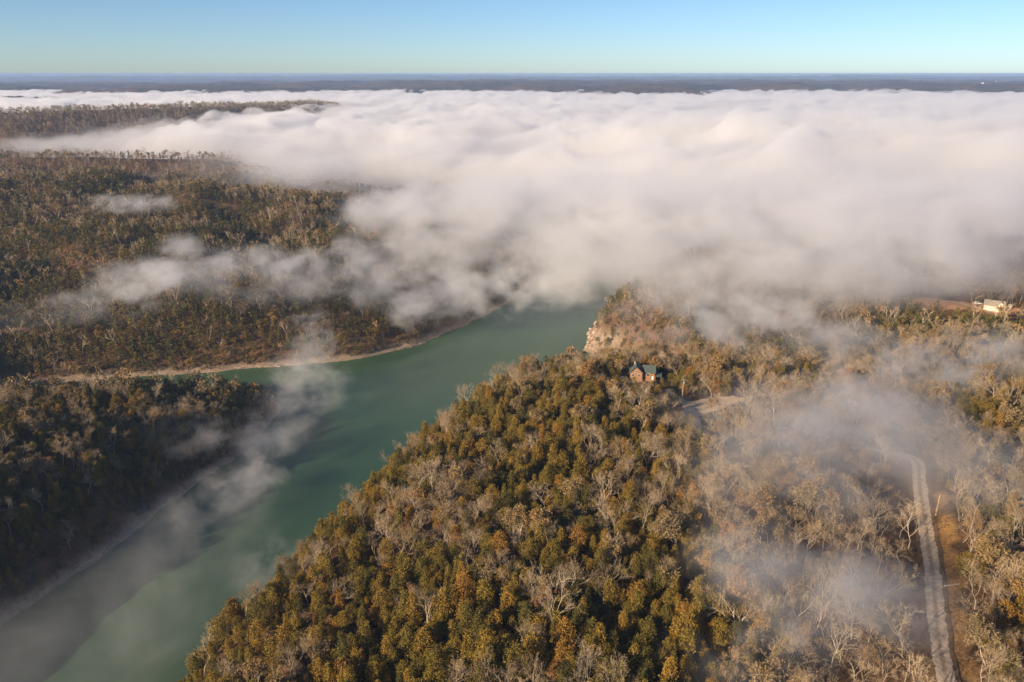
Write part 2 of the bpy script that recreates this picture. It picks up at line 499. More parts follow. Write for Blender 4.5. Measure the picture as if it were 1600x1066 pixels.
CEDARS = [(101, 9.8, 2.4, 'cone', 'slim pointed'), (102, 8.4, 2.9, 'oval', 'rounded'), (103, 10.8, 2.9, 'cone', 'tall broad-based'), (104, 9.0, 2.3, 'oval', 'narrow upright'), (105, 7.2, 3.1, 'lump', 'low spreading'), (106, 9.8, 2.8, 'lump', 'ragged many-topped')]
BARES = [(201, 11.5, 1.0, 'wide crooked'), (202, 12.5, 0.75, 'tall upright'), (203, 11.5, 1.25, 'low wide-spreading'), (204, 12.0, 0.95, 'leaning forked'), (205, 10.5, 0.85, 'slender twiggy')]
OAKS = [(301, 9.5, 1.0, 'rust-leaved rounded'), (302, 8.0, 0.9, 'small thin-leaved'), (303, 11, 1.1, 'broad brown-leaved')]
KIND = {'cedar': [], 'bare': [], 'oak': []}
for (sd, ht, rad, st, wd) in CEDARS:
    tr, cr = cedar(sd, ht, rad, st, 0); norm_height((tr, cr), ht)
    tr1, cr1 = cedar(sd, ht, rad, st, 1); norm_height((tr1, cr1), ht)
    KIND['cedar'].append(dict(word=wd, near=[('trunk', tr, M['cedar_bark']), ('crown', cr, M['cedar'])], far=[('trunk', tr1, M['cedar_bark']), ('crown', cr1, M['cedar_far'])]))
for kind, lst, lv in (('bare', BARES, 0.0), ('oak', OAKS, 0.75)):
    for (sd, ht, sp, wd) in lst:
        res = []
        for lod in (0, 1):
            t3 = bare(sd, ht, sp, lod, lv); norm_height([q for q in t3 if q.v], ht)
            parts = [('trunk', t3[0], M['bark']), ('twigs' if lv else 'crown', t3[1], M['twig'])]
            if lv: parts.append(('crown', t3[2], M['oak_leaf']))
            res.append(parts)
        KIND[kind].append(dict(word=wd, near=res[0], far=res[1]))
for kind, lst in KIND.items():
    for v in lst:
        v['near_mesh'] = [(nm, mb.mesh(kind + '_' + nm, mat)) for nm, mb, mat in v['near']]

def template(name, parts, coll):
    me = bpy.data.meshes.new(name)
    vs_, fs, mi = [], [], []
    for i, (nm, mb, mat) in enumerate(parts):
        k = len(vs_)
        vs_ += mb.v; fs += [tuple(q + k for q in f) for f in mb.f]; mi += [i] * len(mb.f)
        me.materials.append(mat)
    me.from_pydata(vs_, [], fs)
    me.polygons.foreach_set('material_index', mi); me.update()
    o = bpy.data.objects.new(name, me); coll.objects.link(o)

TEMPL = {}
for kind, lst in KIND.items():
    for lod in ('near', 'far'):
        c = bpy.data.collections.new(f'{kind}_{lod}_kinds')
        for i, v in enumerate(lst): template(f'{kind}_{lod}_{i}', v[lod], c)
        TEMPL[kind, lod] = c

# ---- where the trees stand
def scatter(x0, x1, y0, y1, s, seed):
    g = np.random.default_rng(seed)
    nx, ny = int((x1 - x0) / s), int((y1 - y0) / s)
    X, Y = np.meshgrid(np.arange(nx), np.arange(ny))
    X = X + 0.5 * (Y % 2)
    x = x0 + (X.ravel() + g.uniform(-.46, .46, X.size)) * s
    y = y0 + (Y.ravel() + g.uniform(-.46, .46, X.size)) * s
    return x, y

def project(x, y, z):
    dz = z - CAM_H
    zz = y * CP - dz * SP
    yy = y * SP + dz * CP
    zz = np.maximum(zz, 1)
    return 800 + FPX * x / zz, 533 - FPX * yy / zz, zz

# ---- the fog bank lies in the valley: outline of its dense body on the map, and the level of its top
FOG = [(-830, 1350), (-700, 1280), (-560, 1210), (-400, 1120), (-270, 1010), (-190, 900), (-130, 820), (-80, 745), (-30, 735), (20, 745), (70, 755), (120, 735), (150, 640), (200, 560), (280, 525), (370, 510), (430, 505), (520, 495), (640, 490), (900, 490), (1400, 540), (6000, 600), (6000, 4700), (-1200, 4900), (-4200, 5200), (-4600, 3300), (-2600, 2600), (-1500, 2150), (-960, 1800), (-870, 1550)]

def fog_sd(x, y):
    d = seg_dist(x, y, FOG, True)
    return np.where(inside(x, y, FOG), d, -d)

def fog_top(x, y, spread, lift, seed, rl=100.0):
    """top of a fog layer: spread moves its edge outwards, lift raises it"""
    sd = fog_sd(x, y) + spread
    far = smooth01(y, 900, 2500)
    sd = sd + (55 + 90 * far) * fbm(x / 170, y / 170, 4, seed)
    rise = 1 - np.exp(-np.maximum(sd, 0) / (rl - (rl - 42) * smooth01(x, 80, 220)))
    wx = x + 60 * fbm(x / 220, y / 220, 3, seed + 5); wy = y + 60 * fbm(x / 220, y / 220, 3, seed + 6)
    bil = 1 - 2.0 * np.abs(fbm(wx / 330, wy / 210, 4, seed + 9, 0.45))
    bil2 = fbm(wx / 90, wy / 70, 3, seed + 11)
    lvl = 84 + 34 * smooth01(x, 60, 260) * (1 - smooth01(y, 900, 1900))
    h = lvl * rise + lift + (52 * (bil - 0.5) + 17 * bil2 + 5 * fbm(wx / 30, wy / 30, 2, seed + 13)) * smooth01(sd, 10, 130)
    return np.where(sd > 0, h, -6.0 + 0.0 * h)

def fog_level(x, y):
    return np.where(fog_sd(x, y) > 110, fog_top(x, y, -40, 0, 500), -10)

def ray_hit(px, py, dmax=12000.0):
    """where the sight line of a photo pixel meets the ground"""
    u = (px - 800) / FPX; v = (py - 533) / FPX
    d = np.array([u, CP - v * SP, -SP - v * CP])
    t = np.geomspace(90, dmax, 4000)
    z = CAM_H + d[2] * t
    hgt = height(d[0] * t, d[1] * t)
    k = np.nonzero(z < hgt)[0]
    k = k[0] if len(k) else len(t) - 1
    return d[0] * t[k], d[1] * t[k], float(hgt[k])

FH = ray_hit(240, 291)
PTS = []
for (x0, x1, y0, y1, s, margin, lod, sd) in ((-450, 340, 60, 520, 3.25, 70, 0, 1), (-1000, 700, 520, 1130, 4.1, 60, 1, 2), (-2600, 1200, 1130, 3100, 6.8, 40, 2, 3)):
    x, y = scatter(x0, x1, y0, y1, s, sd)
    u = np.abs(x) - y * 0.70 - margin
    k = u < 0
    x, y = x[k], y[k]
    d = land_dist(x, y)
    k = d > 3.2
    x, y, d = x[k], y[k], d[k]
    z = height(x, y, d)
    px, py, zz = project(x, y, z + 8)
    k = (px > -260) & (px < 1760) & (py < 1240) & (fog_level(x, y) < z + (75 if lod else 60))
    k &= (seg_dist(x, y, ROAD) > 5.6 + 2.0 * noise(x / 9, y / 9, 61)) & (seg_dist(x, y, TRACK) > 2.1 + 1.5 * ((y > 255) & (y < 275) & (x < 84)) + 1.5 * (y > 300)) & ~inside(x, y, CLEAR) & ~inside(x, y, YARD) & (seg_dist(x, y, DRIVE) > 3)
    k &= ~((np.abs(x - CABIN[0] - 2) < 12) & (np.abs(y - CABIN[1]) < 10)) & ~((np.abs(x - CABIN[0] - 4) < 8) & (np.abs(y - CABIN[1] + 12) < 4) & (noise(x / 5, y / 5, 8) > 0)) & (np.hypot(x - GARAGE[0], y - GARAGE[1]) > 12)
    k &= ~((np.abs(x - 300) < 40) & (np.abs(y - 492) < 9) & (noise(x / 12, y / 12, 5) > -.2))
    k &= (seg_dist(x, y, VERGE) > 2.8) & ~((seg_dist(x + 7, y + 4, ROAD) < 8) & (noise(x * 3.1, y * 3.1, 66) > -.12) & (y < 245))
    k &= ~((x > 66) & (x < 106) & (y > 296) & (y < 318) & (noise(x / 6, y / 6, 67) > -.55))
    k &= ~((np.abs(x - FH[0] - (y - FH[1]) * -.3) < 9) & (y > FH[1] - 34) & (y < FH[1] + 7))
    k &= ~((x > 248) & (x < 316) & (y > 443 + .1 * np.abs(x - 290)) & (y < 466) & (noise(x / 5, y / 5, 68) > -.35)) & (np.hypot((x - HILLTOP[0]) / 24, (y - HILLTOP[1]) / 8) > 1)
    x, y, d, z, zz = x[k], y[k], d[k], z[k], zz[k]
    # which kind grows where
    n = fbm(x / 60, y / 60, 3, 50); n2 = fbm(x / 17, y / 17, 2, 51)
    pc = np.full(x.shape, 0.83)
    pc = np.where((x > 40) & (y < 330), 0.70 - 0.50 * smooth01(x, 40, 85), pc)
    pc = np.where((x > 150) & (y < 330), 0.45, pc)
    pc = np.where((y > 330) & (x > 0), 0.62, pc)
    pc = np.where((x < 0) & (y > 480), 0.90 - 0.22 * smooth01(y, 620, 850), pc)
    pc = np.where((x < -120) & (y < 480), 0.72, pc)
    pc = np.where(y > 1130, 0.10, pc)
    pc = np.clip(pc + 0.85 * n + 0.5 * n2, 0.04, 0.95)
    po = np.clip(0.15 + 0.22 * fbm(x / 40, y / 40, 2, 53), 0.02, 0.4)
    rr = np.random.default_rng(sd + 90).random(x.shape)
    kd = np.where(rr < pc, 0, np.where(rr < pc + (1 - pc) * po * 1.6, 2, 1))
    lr = (seg_dist(x + 17, y + 11, ROAD) < 19) & (y < 252) & (seg_dist(x, y, ROAD) < 34) & (x < np.interp(y, [q[1] for q in ROAD[:7]], [q[0] for q in ROAD[:7]]))
    kd = np.where(lr, np.where(rr < .2, 2, 1), kd)
    # hardwoods need more room than cedars
    r2 = np.random.default_rng(sd + 91).random(x.shape)
    k = ~((kd == 1) & (r2 < np.where(lr, 0.54, 0.36))) & ~((kd == 2) & (r2 < .2))
    x, y, d, z, zz, kd = (q[k] for q in (x, y, d, z, zz, kd))
    g = np.random.default_rng(sd + 95)
    sc = np.where(kd == 0, 0.42 + 0.70 * g.random(x.shape) ** 1.4, 0.55 + 0.8 * g.random(x.shape) ** 1.3) * (1 + 0.30 * fbm(x / 45, y / 45, 2, 71))
    sc *= np.where(d < 14, 0.75, 1.0)
    sc *= np.where(lr[k] & (kd == 2), 0.6, 1.0)
    if lod == 2: sc *= 1.05
    px, py, zz = project(x, y, z + 5)
    for q in range(len(x)):
        PTS.append((x[q], y[q], z[q], kd[q], sc[q], lod, zz[q], -30 < px[q] < 1630 and py[q] < 1100))

names = ('cedar', 'bare', 'oak')
KW = {'cedar': 'cedar tree', 'bare': 'bare hardwood', 'oak': 'oak'}
ONAME = {'cedar': 'cedar_tree', 'bare': 'bare_tree', 'oak': 'oak_tree'}
print('TREES', len(PTS), [sum(1 for t in PTS if t[3] == k) for k in range(3)])

def place_of(x, y):
    if seg_dist(np.array([x]), np.array([y]), ROAD)[0] < 16: return 'beside the gravel road'
    if x > 60 and x < 150: return 'in the leafless grove beside the road clearing' if y > 205 else 'in the misty wood between slope and gravel road'
    if x >= 150: return 'in the wood beyond the gravel road verge'
    if x < -120: return 'on the shaded river bank'
    if land_dist(np.array([x]), np.array([y]))[0] < 24: return 'on the bluff edge above the green river'
    dd = land_dist(np.array([x]), np.array([y]))[0]
    return 'on the lower sunlit slope above the river' if dd < 60 else 'midway up the sunlit slope above the river' if dd < 110 else 'on the crest between river slope and gravel road'

rnd = random.Random(5)
LIMIT = {0: 300, 1: 290, 2: 150}
for kidx, kind in enumerate(names):
    mine = [t for t in PTS if t[3] == kidx]
    mine.sort(key=lambda t: (not t[7], t[6]))
    near, rest = mine[:LIMIT[kidx]], mine[LIMIT[kidx]:]
    for (x, y, z, _, sc, lod, zz, vis) in near:
        vi = rnd.randrange(len(KIND[kind]))
        v = KIND[kind][vi]
        root = empty(ONAME[kind], (x, y, z - 0.12), rnd.uniform(0, 6.28))
        root.scale = (sc, sc, sc * rnd.uniform(.9, 1.1))
        where = place_of(x, y)
        size = 'small ' if sc < (.66 if kind == 'cedar' else .78) else 'big ' if sc > (.86 if kind == 'cedar' else 1.02) else 'mid-sized '
        wd = size + v['word']
        tag(root, f"{wd} {KW[kind]} {where}", 'tree', f"{wd} {KW[kind]}s {where}")
        for nm, me in v['near_mesh']:
            o = bpy.data.objects.new(nm, me); COL.objects.link(o); o.parent = root
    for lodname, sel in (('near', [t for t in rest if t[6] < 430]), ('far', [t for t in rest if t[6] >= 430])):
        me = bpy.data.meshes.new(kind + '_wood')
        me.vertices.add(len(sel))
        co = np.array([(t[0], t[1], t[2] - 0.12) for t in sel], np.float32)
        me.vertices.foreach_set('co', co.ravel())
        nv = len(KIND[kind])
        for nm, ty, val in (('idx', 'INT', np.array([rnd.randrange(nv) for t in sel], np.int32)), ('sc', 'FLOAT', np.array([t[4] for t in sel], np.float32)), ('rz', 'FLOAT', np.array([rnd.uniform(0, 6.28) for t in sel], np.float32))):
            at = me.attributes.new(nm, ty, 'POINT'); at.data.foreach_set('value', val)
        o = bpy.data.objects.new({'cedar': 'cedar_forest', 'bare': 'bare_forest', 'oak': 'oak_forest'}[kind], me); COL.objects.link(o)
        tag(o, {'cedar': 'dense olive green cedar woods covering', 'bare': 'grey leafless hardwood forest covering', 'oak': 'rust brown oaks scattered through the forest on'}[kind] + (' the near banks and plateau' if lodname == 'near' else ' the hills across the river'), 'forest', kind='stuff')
        ng = bpy.data.node_groups.new('scatter_' + kind + lodname, 'GeometryNodeTree')
        ng.interface.new_socket('Geometry', in_out='INPUT', socket_type='NodeSocketGeometry')
        ng.interface.new_socket('Geometry', in_out='OUTPUT', socket_type='NodeSocketGeometry')
        gi = ng.nodes.new('NodeGroupInput'); go = ng.nodes.new('NodeGroupOutput')
        ci = ng.nodes.new('GeometryNodeCollectionInfo')
        ci.inputs['Collection'].default_value = TEMPL[kind, lodname]
        ci.inputs['Separate Children'].default_value = True
        ci.inputs['Reset Children'].default_value = True
        ip = ng.nodes.new('GeometryNodeInstanceOnPoints')
        ip.inputs['Pick Instance'].default_value = True
        def na(nm, ty):
            q = ng.nodes.new('GeometryNodeInputNamedAttribute'); q.data_type = ty
            q.inputs['Name'].default_value = nm
            return q.outputs['Attribute']
        cx = ng.nodes.new('ShaderNodeCombineXYZ'); ng.links.new(na('rz', 'FLOAT'), cx.inputs['Z'])
        e2r = ng.nodes.new('FunctionNodeEulerToRotation'); ng.links.new(cx.outputs[0], e2r.inputs[0])
        ng.links.new(e2r.outputs[0], ip.inputs['Rotation'])
        ng.links.new(na('idx', 'INT'), ip.inputs['Instance Index'])
        ng.links.new(na('sc', 'FLOAT'), ip.inputs['Scale'])
        ng.links.new(ci.outputs[0], ip.inputs['Instance'])
        ng.links.new(gi.outputs[0], ip.inputs['Points'])
        ng.links.new(ip.outputs[0], go.inputs[0])
        o.modifiers.new('scatter', 'NODES').node_group = ng

# ------------------------------------------------------------------ roads and clearings
def strip(name, pts, half, mat, lift, label, wob=0.12):
    P = [Vector((a, b, 0)) for a, b in pts]
    dense = []
    for i in range(len(P) - 1):
        p0, p1, p2, p3 = P[max(i - 1, 0)], P[i], P[i + 1], P[min(i + 2, len(P) - 1)]
        n = max(2, int((p2 - p1).length / 1.2))
        for k in range(n):
            t = k / n
            dense.append(0.5 * ((2 * p1) + (p2 - p0) * t + (2 * p0 - 5 * p1 + 4 * p2 - p3) * t * t + (3 * p1 - p0 - 3 * p2 + p3) * t ** 3))
    dense.append(P[-1])
    V = []
    m = 15
    for i, q in enumerate(dense):
        d = (dense[min(i + 1, len(dense) - 1)] - dense[max(i - 1, 0)]).normalized()
        s = Vector((-d.y, d.x, 0))
        w = half * (1 + wob * float(noise(np.array([i * .23]), np.array([half]), 7)[0]))
        for j in range(m):
            a = (j / (m - 1) * 2 - 1) * w
            V.append((q.x + s.x * a, q.y + s.y * a))
    V = np.array(V)
    z = height(V[:, 0], V[:, 1]) + lift
    V = np.column_stack([V, z])
    F = [(i * m + j, i * m + j + 1, (i + 1) * m + j + 1, (i + 1) * m + j) for i in range(len(dense) - 1) for j in range(m - 1)]
    o = fast_mesh(name, V, np.array(F), mat)
    at = o.data.attributes.new('across', 'FLOAT', 'POINT')
    at.data.foreach_set('value', np.tile(np.abs(np.linspace(-1, 1, m)), len(dense)).astype(np.float32))
    return tag(o, label, kind='structure')

def patch_sheet(name, poly, mat, lift, label, step=0.35):
    xs = [p[0] for p in poly]; ys = [p[1] for p in poly]
    gx = np.arange(min(xs) - 1, max(xs) + 1, step); gy = np.arange(min(ys) - 1, max(ys) + 1, step)
    X, Y = np.meshgrid(gx, gy)
    wob = 1.6 * noise(X / 4, Y / 4, 31)
    ins = inside(X + wob, Y + wob, poly)
    cell = ins[:-1, :-1] & ins[1:, :-1] & ins[:-1, 1:] & ins[1:, 1:]
    r, c = np.nonzero(cell); w = len(gx)
    V = np.column_stack([X.ravel(), Y.ravel(), height(X.ravel(), Y.ravel()) + lift])
    F = np.stack([r * w + c, r * w + c + 1, (r + 1) * w + c + 1, (r + 1) * w + c], 1)
    used = np.unique(F); remap = -np.ones(len(V), int); remap[used] = np.arange(len(used))
    o = fast_mesh(name, V[used], remap[F], mat)
    return tag(o, label, kind='structure')

M['gravel'] = plain_mat('gravel', (0.46, 0.37, 0.27), 0.95, 0.4, 0.9, 0.1, 0.05)
m, nt, p = M['gravel'], M['gravel'].node_tree, M['gravel'].node_tree.nodes['Principled BSDF']
base = p.inputs['Base Color'].links[0].from_socket
ac = N(nt, 'ShaderNodeAttribute', attribute_name='across')
jit = N(nt, 'ShaderNodeMath', operation='MULTIPLY_ADD'); nt.links.new(tex_noise(nt, 0.7, 6, None, 0.7), jit.inputs[0]); jit.inputs[1].default_value = 0.7; nt.links.new(ac.outputs['Fac'], jit.inputs[2])
tr_ = ramp(nt, jit.outputs[0], [(0.40, (0.55,) * 3), (0.62, (0.0,) * 3), (1.0, (0.0,) * 3), (1.28, (0.95,) * 3)])
nt.links.new(mixc(nt, tr_, base, (0.15, 0.095, 0.05)), p.inputs['Base Color'])
M['dirt'] = plain_mat('sandy_dirt', (0.50, 0.37, 0.235), 0.95, 0.25, 0.8, 0.1, 0.05)
M['red_dirt'] = plain_mat('red_dirt', (0.44, 0.24, 0.12), 0.95, 0.35, 0.5, 0.1, 0.05)
strip('road', ROAD, 3.2, M['gravel'], 0.16, 'pale gravel road running straight through the leafless woods')
strip('track', TRACK, 1.55, M['dirt'], 0.14, 'narrow sandy track winding from the gravel road to the log cabin')
patch_sheet('clearing', CLEAR, M['dirt'], 0.22, 'bare sandy clearing beside the gravel drive')
patch_sheet('yard', YARD, M['red_dirt'], 0.16, 'bare red dirt yard around the white garage')
strip('driveway', DRIVE, 1.8, M['dirt'], 0.22, 'sandy driveway curving to the white garage')

# ------------------------------------------------------------------ buildings
class Solid:
    def __init__(self): self.v = []; self.f = []
    def box(self, x0, x1, y0, y1, z0, z1):
        k = len(self.v)
        self.v += [(x0, y0, z0), (x1, y0, z0), (x1, y1, z0), (x0, y1, z0), (x0, y0, z1), (x1, y0, z1), (x1, y1, z1), (x0, y1, z1)]
        self.f += [tuple(k + i for i in q) for q in ((3, 2, 1, 0), (4, 5, 6, 7), (0, 1, 5, 4), (1, 2, 6, 5), (2, 3, 7, 6), (3, 0, 4, 7))]
        return self
    def prism(self, poly, a, b, axis):
        """poly of (s, z) pushed along axis from a to b"""
        k = len(self.v); n = len(poly)
        for t in (a, b):
            for s, z in poly: self.v.append((t, s, z) if axis == 'x' else (s, t, z))
        self.f.append(tuple(range(k, k + n))); self.f.append(tuple(range(k + 2 * n - 1, k + n - 1, -1)))
        for i in range(n):
            j = (i + 1) % n
            self.f.append((k + j, k + i, k + n + i, k + n + j))
        return self
    def cyl(self, p, q, r, n=10, r2=None):
        mb = MB(); mb.tube(p, q, r, r if r2 is None else r2, n)
        k = len(self.v)
        self.v += [tuple(c) for c in mb.v]; self.f += [tuple(i + k for i in f) for f in mb.f]
        self.f += [tuple(k + i for i in range(n))[::-1], tuple(k + n + i for i in range(n))]
        return self
    def obj(self, name, mat, parent=None):
        o = mesh_obj(name, self.v, self.f, mat, parent)
        bm = bmesh.new(); bm.from_mesh(o.data); bmesh.ops.recalc_face_normals(bm, faces=bm.faces); bm.to_mesh(o.data); bm.free()
        return o

M['log'] = plain_mat('orange_logs', (0.34, 0.17, 0.085), 0.8, 0.3, 1.5)
M['green_roof'] = plain_mat('green_metal_roof', (0.075, 0.105, 0.085), 0.75, 0.15, 1.0, 0.5)
M['cream'] = plain_mat('cream_siding', (0.72, 0.66, 0.50), 0.7, 0.08, 1.0)
M['tan_roof'] = plain_mat('tan_shingles', (0.42, 0.36, 0.27), 0.8, 0.2, 2.0)
M['white'] = plain_mat('white_paint', (0.82, 0.80, 0.76), 0.4, 0.05, 1.0, 0.5)
M['glass'] = plain_mat('dark_glass', (0.03, 0.035, 0.04), 0.1, 0.1, 1.0, 0.6)
M['rubber'] = plain_mat('black_rubber', (0.02, 0.02, 0.02), 0.8, 0.1)
M['steel'] = plain_mat('grey_steel', (0.35, 0.35, 0.36), 0.4, 0.1)
M['pole'] = plain_mat('weathered_pole', (0.46, 0.38, 0.30), 0.8, 0.2)
M['wood'] = plain_mat('peeled_wood', (0.62, 0.42, 0.20), 0.7, 0.25, 3.0)
M['grey_roof'] = plain_mat('grey_roof', (0.2, 0.2, 0.21), 0.7, 0.2)
M['stone'] = plain_mat('pink_limestone', (0.46, 0.34, 0.25), 0.9, 0.4, 0.6, 0.2, 0.15)

def gable(s, x0, x1, y0, y1, z0, ze, zr, axis):
    if axis == 'x': return s.prism([(y0, z0), (y1, z0), (y1, ze), ((y0 + y1) / 2, zr), (y0, ze)], x0, x1, 'x')
    return s.prism([(x0, z0), (x1, z0), (x1, ze), ((x0 + x1) / 2, zr), (x0, ze)], y0, y1, 'y')

def roof_planes(x0, x1, y0, y1, ze, zr, axis, ov=0.6, th=0.18):
    """two thick slopes with overhang; returns one Solid"""
    s = Solid()
    lo, hi = (y0, y1) if axis == 'x' else (x0, x1)
    a, b = (x0 - ov, x1 + ov) if axis == 'x' else (y0 - ov, y1 + ov)
    mid = (lo + hi) / 2; sl = (zr - ze) / (mid - lo)
    up = th * 1.2
    s.prism([(lo - ov, ze - sl * ov + 0.02), (mid, zr + 0.02), (hi + ov, ze - sl * ov + 0.02), (hi + ov, ze - sl * ov + up), (mid, zr + up), (lo - ov, ze - sl * ov + up)], a, b, axis)
    return s

def window(parent, x0, x1, y, z0, z1, face=-1):
    w = Solid().box(x0, x1, y - 0.05 if face < 0 else y, y if face < 0 else y + 0.05, z0, z1).obj('window', M['white'], parent)
    t = 0.12; yo = y - 0.075 if face < 0 else y + 0.055
    Solid().box(x0 + t, (x0 + x1) / 2 - .05, yo, yo + 0.02, z0 + t, z1 - t).obj('pane', M['glass'], w)
    Solid().box((x0 + x1) / 2 + .05, x1 - t, yo, yo + 0.02, z0 + t, z1 - t).obj('pane', M['glass'], w)
    return w

# log cabin on the hill crest
cz = hz(*CABIN)
cab = empty('log_cabin', (CABIN[0], CABIN[1], cz + 0.1), R(-8)); cab.scale = (.82, .82, .82)
tag(cab, 'orange log cabin with dull green metal roof at the end of the sandy track', 'house')
w = gable(Solid(), -6, 1, 0, 9, -2, 5.2, 8.6, 'y').obj('wall', M['log'], cab)
w = gable(Solid(), 1.003, 8, 2, 8.5, -2, 5.0, 8.0, 'x').obj('wall', M['log'], cab)
rf = roof_planes(-6, 1, 0, 9, 5.2, 8.6, 'y').obj('roof', M['green_roof'], cab)
Solid().box(-3.9, -3.1, 5.5, 6.3, 7.2, 9.8).obj('chimney', M['stone'], rf)
roof_planes(1.6, 8, 2, 8.5, 5.0, 8.0, 'x').obj('roof', M['green_roof'], cab)
Solid().prism([(1.0, 2.6), (6.0, 3.6), (6.0, 3.75), (1.0, 2.75)], 8.02, 12.0, 'x').obj('porch_roof', M['green_roof'], cab)
for xx in (8.4, 11.6):
    Solid().box(xx - .1, xx + .1, 1.3, 1.5, -2, 2.66).obj('porch_post', M['log'], cab)
window(cab, -4.9, -3.5, 0, 2.6, 4.4); window(cab, -1.5, -0.1, 0, 2.6, 4.4); window(cab, -3.2, -1.8, 0, 5.2, 6.6)
window(cab, 3.3, 5.2, 2, 2.3, 4.2)
d = Solid().box(6.3, 7.4, 1.93, 1.998, 0.3, 2.5).obj('door', M['white'], cab)
Solid().box(7.15, 7.25, 1.88, 1.93, 1.3, 1.42).obj('handle', M['steel'], d)

# white garage
gz0 = hz(*GARAGE)
gar = empty('garage', (GARAGE[0] - 4.5, GARAGE[1] + 3, gz0 - 0.2), R(-33))
tag(gar, 'cream garage with two white doors and a front gable on red dirt', 'garage')
gable(Solid(), 0, 10.5, 0, 7.5, 0, 3.9, 6.2, 'x').obj('wall', M['cream'], gar)
gable(Solid(), 7.0, 10.6, -0.6, 3.7, 0, 4.3, 6.6, 'y').obj('wall', M['cream'], gar)
rf = roof_planes(0, 10.5, 0, 7.5, 3.9, 6.2, 'x', 0.4).obj('roof', M['tan_roof'], gar)
Solid().box(2.6, 3.1, 1.5, 2.0, 4.6, 5.5).obj('vent', M['steel'], rf)
roof_planes(7.0, 10.6, -0.6, 3.7, 4.3, 6.6, 'y', 0.35).obj('roof', M['tan_roof'], gar)
for x0, x1, y in ((1.8, 5.8, 0), (7.5, 10.0, -0.6)):
    dd = Solid().box(x0, x1, y - 0.05, y - 0.002, 0.25, 2.95).obj('garage_door', M['white'], gar)
    for k in range(4):
        Solid().box(x0 + .06, x1 - .06, y - 0.085, y - 0.052, 0.3 + k * .66, 0.3 + k * .66 + .58).obj('panel', M['white'], dd)
window(gar, 8.3, 9.2, -0.6, 4.3, 5.3)

def car(x, y, rz, label, lift=0.2):
    c = empty('car', (x, y, hz(x, y) + lift), rz)
    tag(c, label, 'car')
    b = Solid().prism([(-2.25, .35), (2.25, .35), (2.3, .75), (1.9, .95), (.9, 1.05), (-2.2, 1.08), (-2.3, .8)], -.88, .88, 'y').obj('body', M['white'], c)
    Solid().prism([(-1.95, 1.06), (.85, 1.06), (.25, 1.58), (-1.6, 1.6)], -.78, .78, 'y').obj('cabin', M['white'], c)
    for s in (-1, 1):
        Solid().prism([(-1.65, 1.12), (.6, 1.12), (.17, 1.5), (-1.45, 1.5)], s * .785, s * .80, 'y').obj('side_window', M['glass'], c)
        for xx in (-1.4, 1.4):
            wh = Solid().cyl((xx, s * .62, .33), (xx, s * .9, .33), .33, 14).obj('wheel', M['rubber'], c)
            Solid().cyl((xx, s * .9, .33), (xx, s * .915, .33), .19, 10).obj('rim', M['steel'], wh)
        Solid().box(2.22, 2.31, s * .62 - .16, s * .62 + .16, .62, .76).obj('headlight', M['glass'], c)
    return c
x, y, z = ray_hit(1528, 476); car(x, y, R(-20), 'white car parked beside the cream garage')
x, y, z = ray_hit(974, 594); car(x, y, R(15), 'white car parked in the trees by the log cabin')

def small_house(name, px, py, lx, ly, hw, hr, rz, wall, roof, label, cat, sink=0.3):
    x, y, z = ray_hit(px, py)
    h = empty(name, (x, y, z - sink), rz)
    tag(h, label, cat)
    gable(Solid(), -lx / 2, lx / 2, -ly / 2, ly / 2, min(0, sink) * 2 - 1, hw, hr, 'x').obj('wall', wall, h)
    roof_planes(-lx / 2, lx / 2, -ly / 2, ly / 2, hw, hr, 'x', 0.4).obj('roof', roof, h)
    d = Solid().box(-0.5, 0.5, -ly / 2 - .05, -ly / 2 - .002, .2, 2.2).obj('door', M['white'], h)
    for k in (-1, 1): window(h, k * lx * .3 - .6, k * lx * .3 + .6, -ly / 2, 1.1, 2.2)
    return x, y
small_house('shed', 1572, 483, 4.2, 3.2, 2.4, 3.4, R(-33), M['white'], M['tan_roof'], 'small white shed with tan roof beside the cream garage', 'shed')
FARHOUSE = small_house('farm_house', 240, 291, 7, 6, 4.6, 6.6, R(-20), M['cream'], M['grey_roof'], 'small pale house in a gap on the wooded hilltop across the river', 'house', -3)
small_house('farm_house', 1535, 132, 15, 10, 5, 8, R(-25), M['cream'], M['steel'], 'larger white building alone on the far wooded plateau', 'building', -6)
small_house('farm_house', 1556, 129, 12, 9, 5, 7.5, R(-25), M['cream'], M['steel'], 'smaller white building higher on the far wooded plateau', 'building', -6)

# power poles
def power_pole(px, py, ht, label, rz=0.3, transformer=False):
    x, y, z = ray_hit(px, py)
    pr = empty('power_pole', (x, y, z - .3), rz)
    tag(pr, label, 'power pole', 'power poles along the drives')
    Solid().cyl((0, 0, 0), (0, 0, ht), .17, 9, .11).obj('pole', M['pole'], pr)
    arm = Solid().box(-1.2, 1.2, -.19, -.07, ht - .75, ht - .6).obj('crossarm', M['pole'], pr)
    for q in (-1.05, -.5, .5, 1.05):
        Solid().cyl((q, -.13, ht - .6), (q, -.13, ht - .35), .06, 7).obj('insulator', M['steel'], arm)
    if transformer: Solid().cyl((.42, 0, ht - 2.4), (.42, 0, ht - 1.4), .27, 10).obj('transformer', M['steel'], pr)
power_pole(1066, 622, 9.5, 'pale wooden power pole standing beside the sandy clearing', .4, True)
power_pole(1514, 441, 12, 'tall grey power pole behind the driveway in mist')
power_pole(1532, 459, 9, 'power pole between the driveway and the cream garage')
power_pole(1583, 462, 9, 'power pole behind the small white shed')

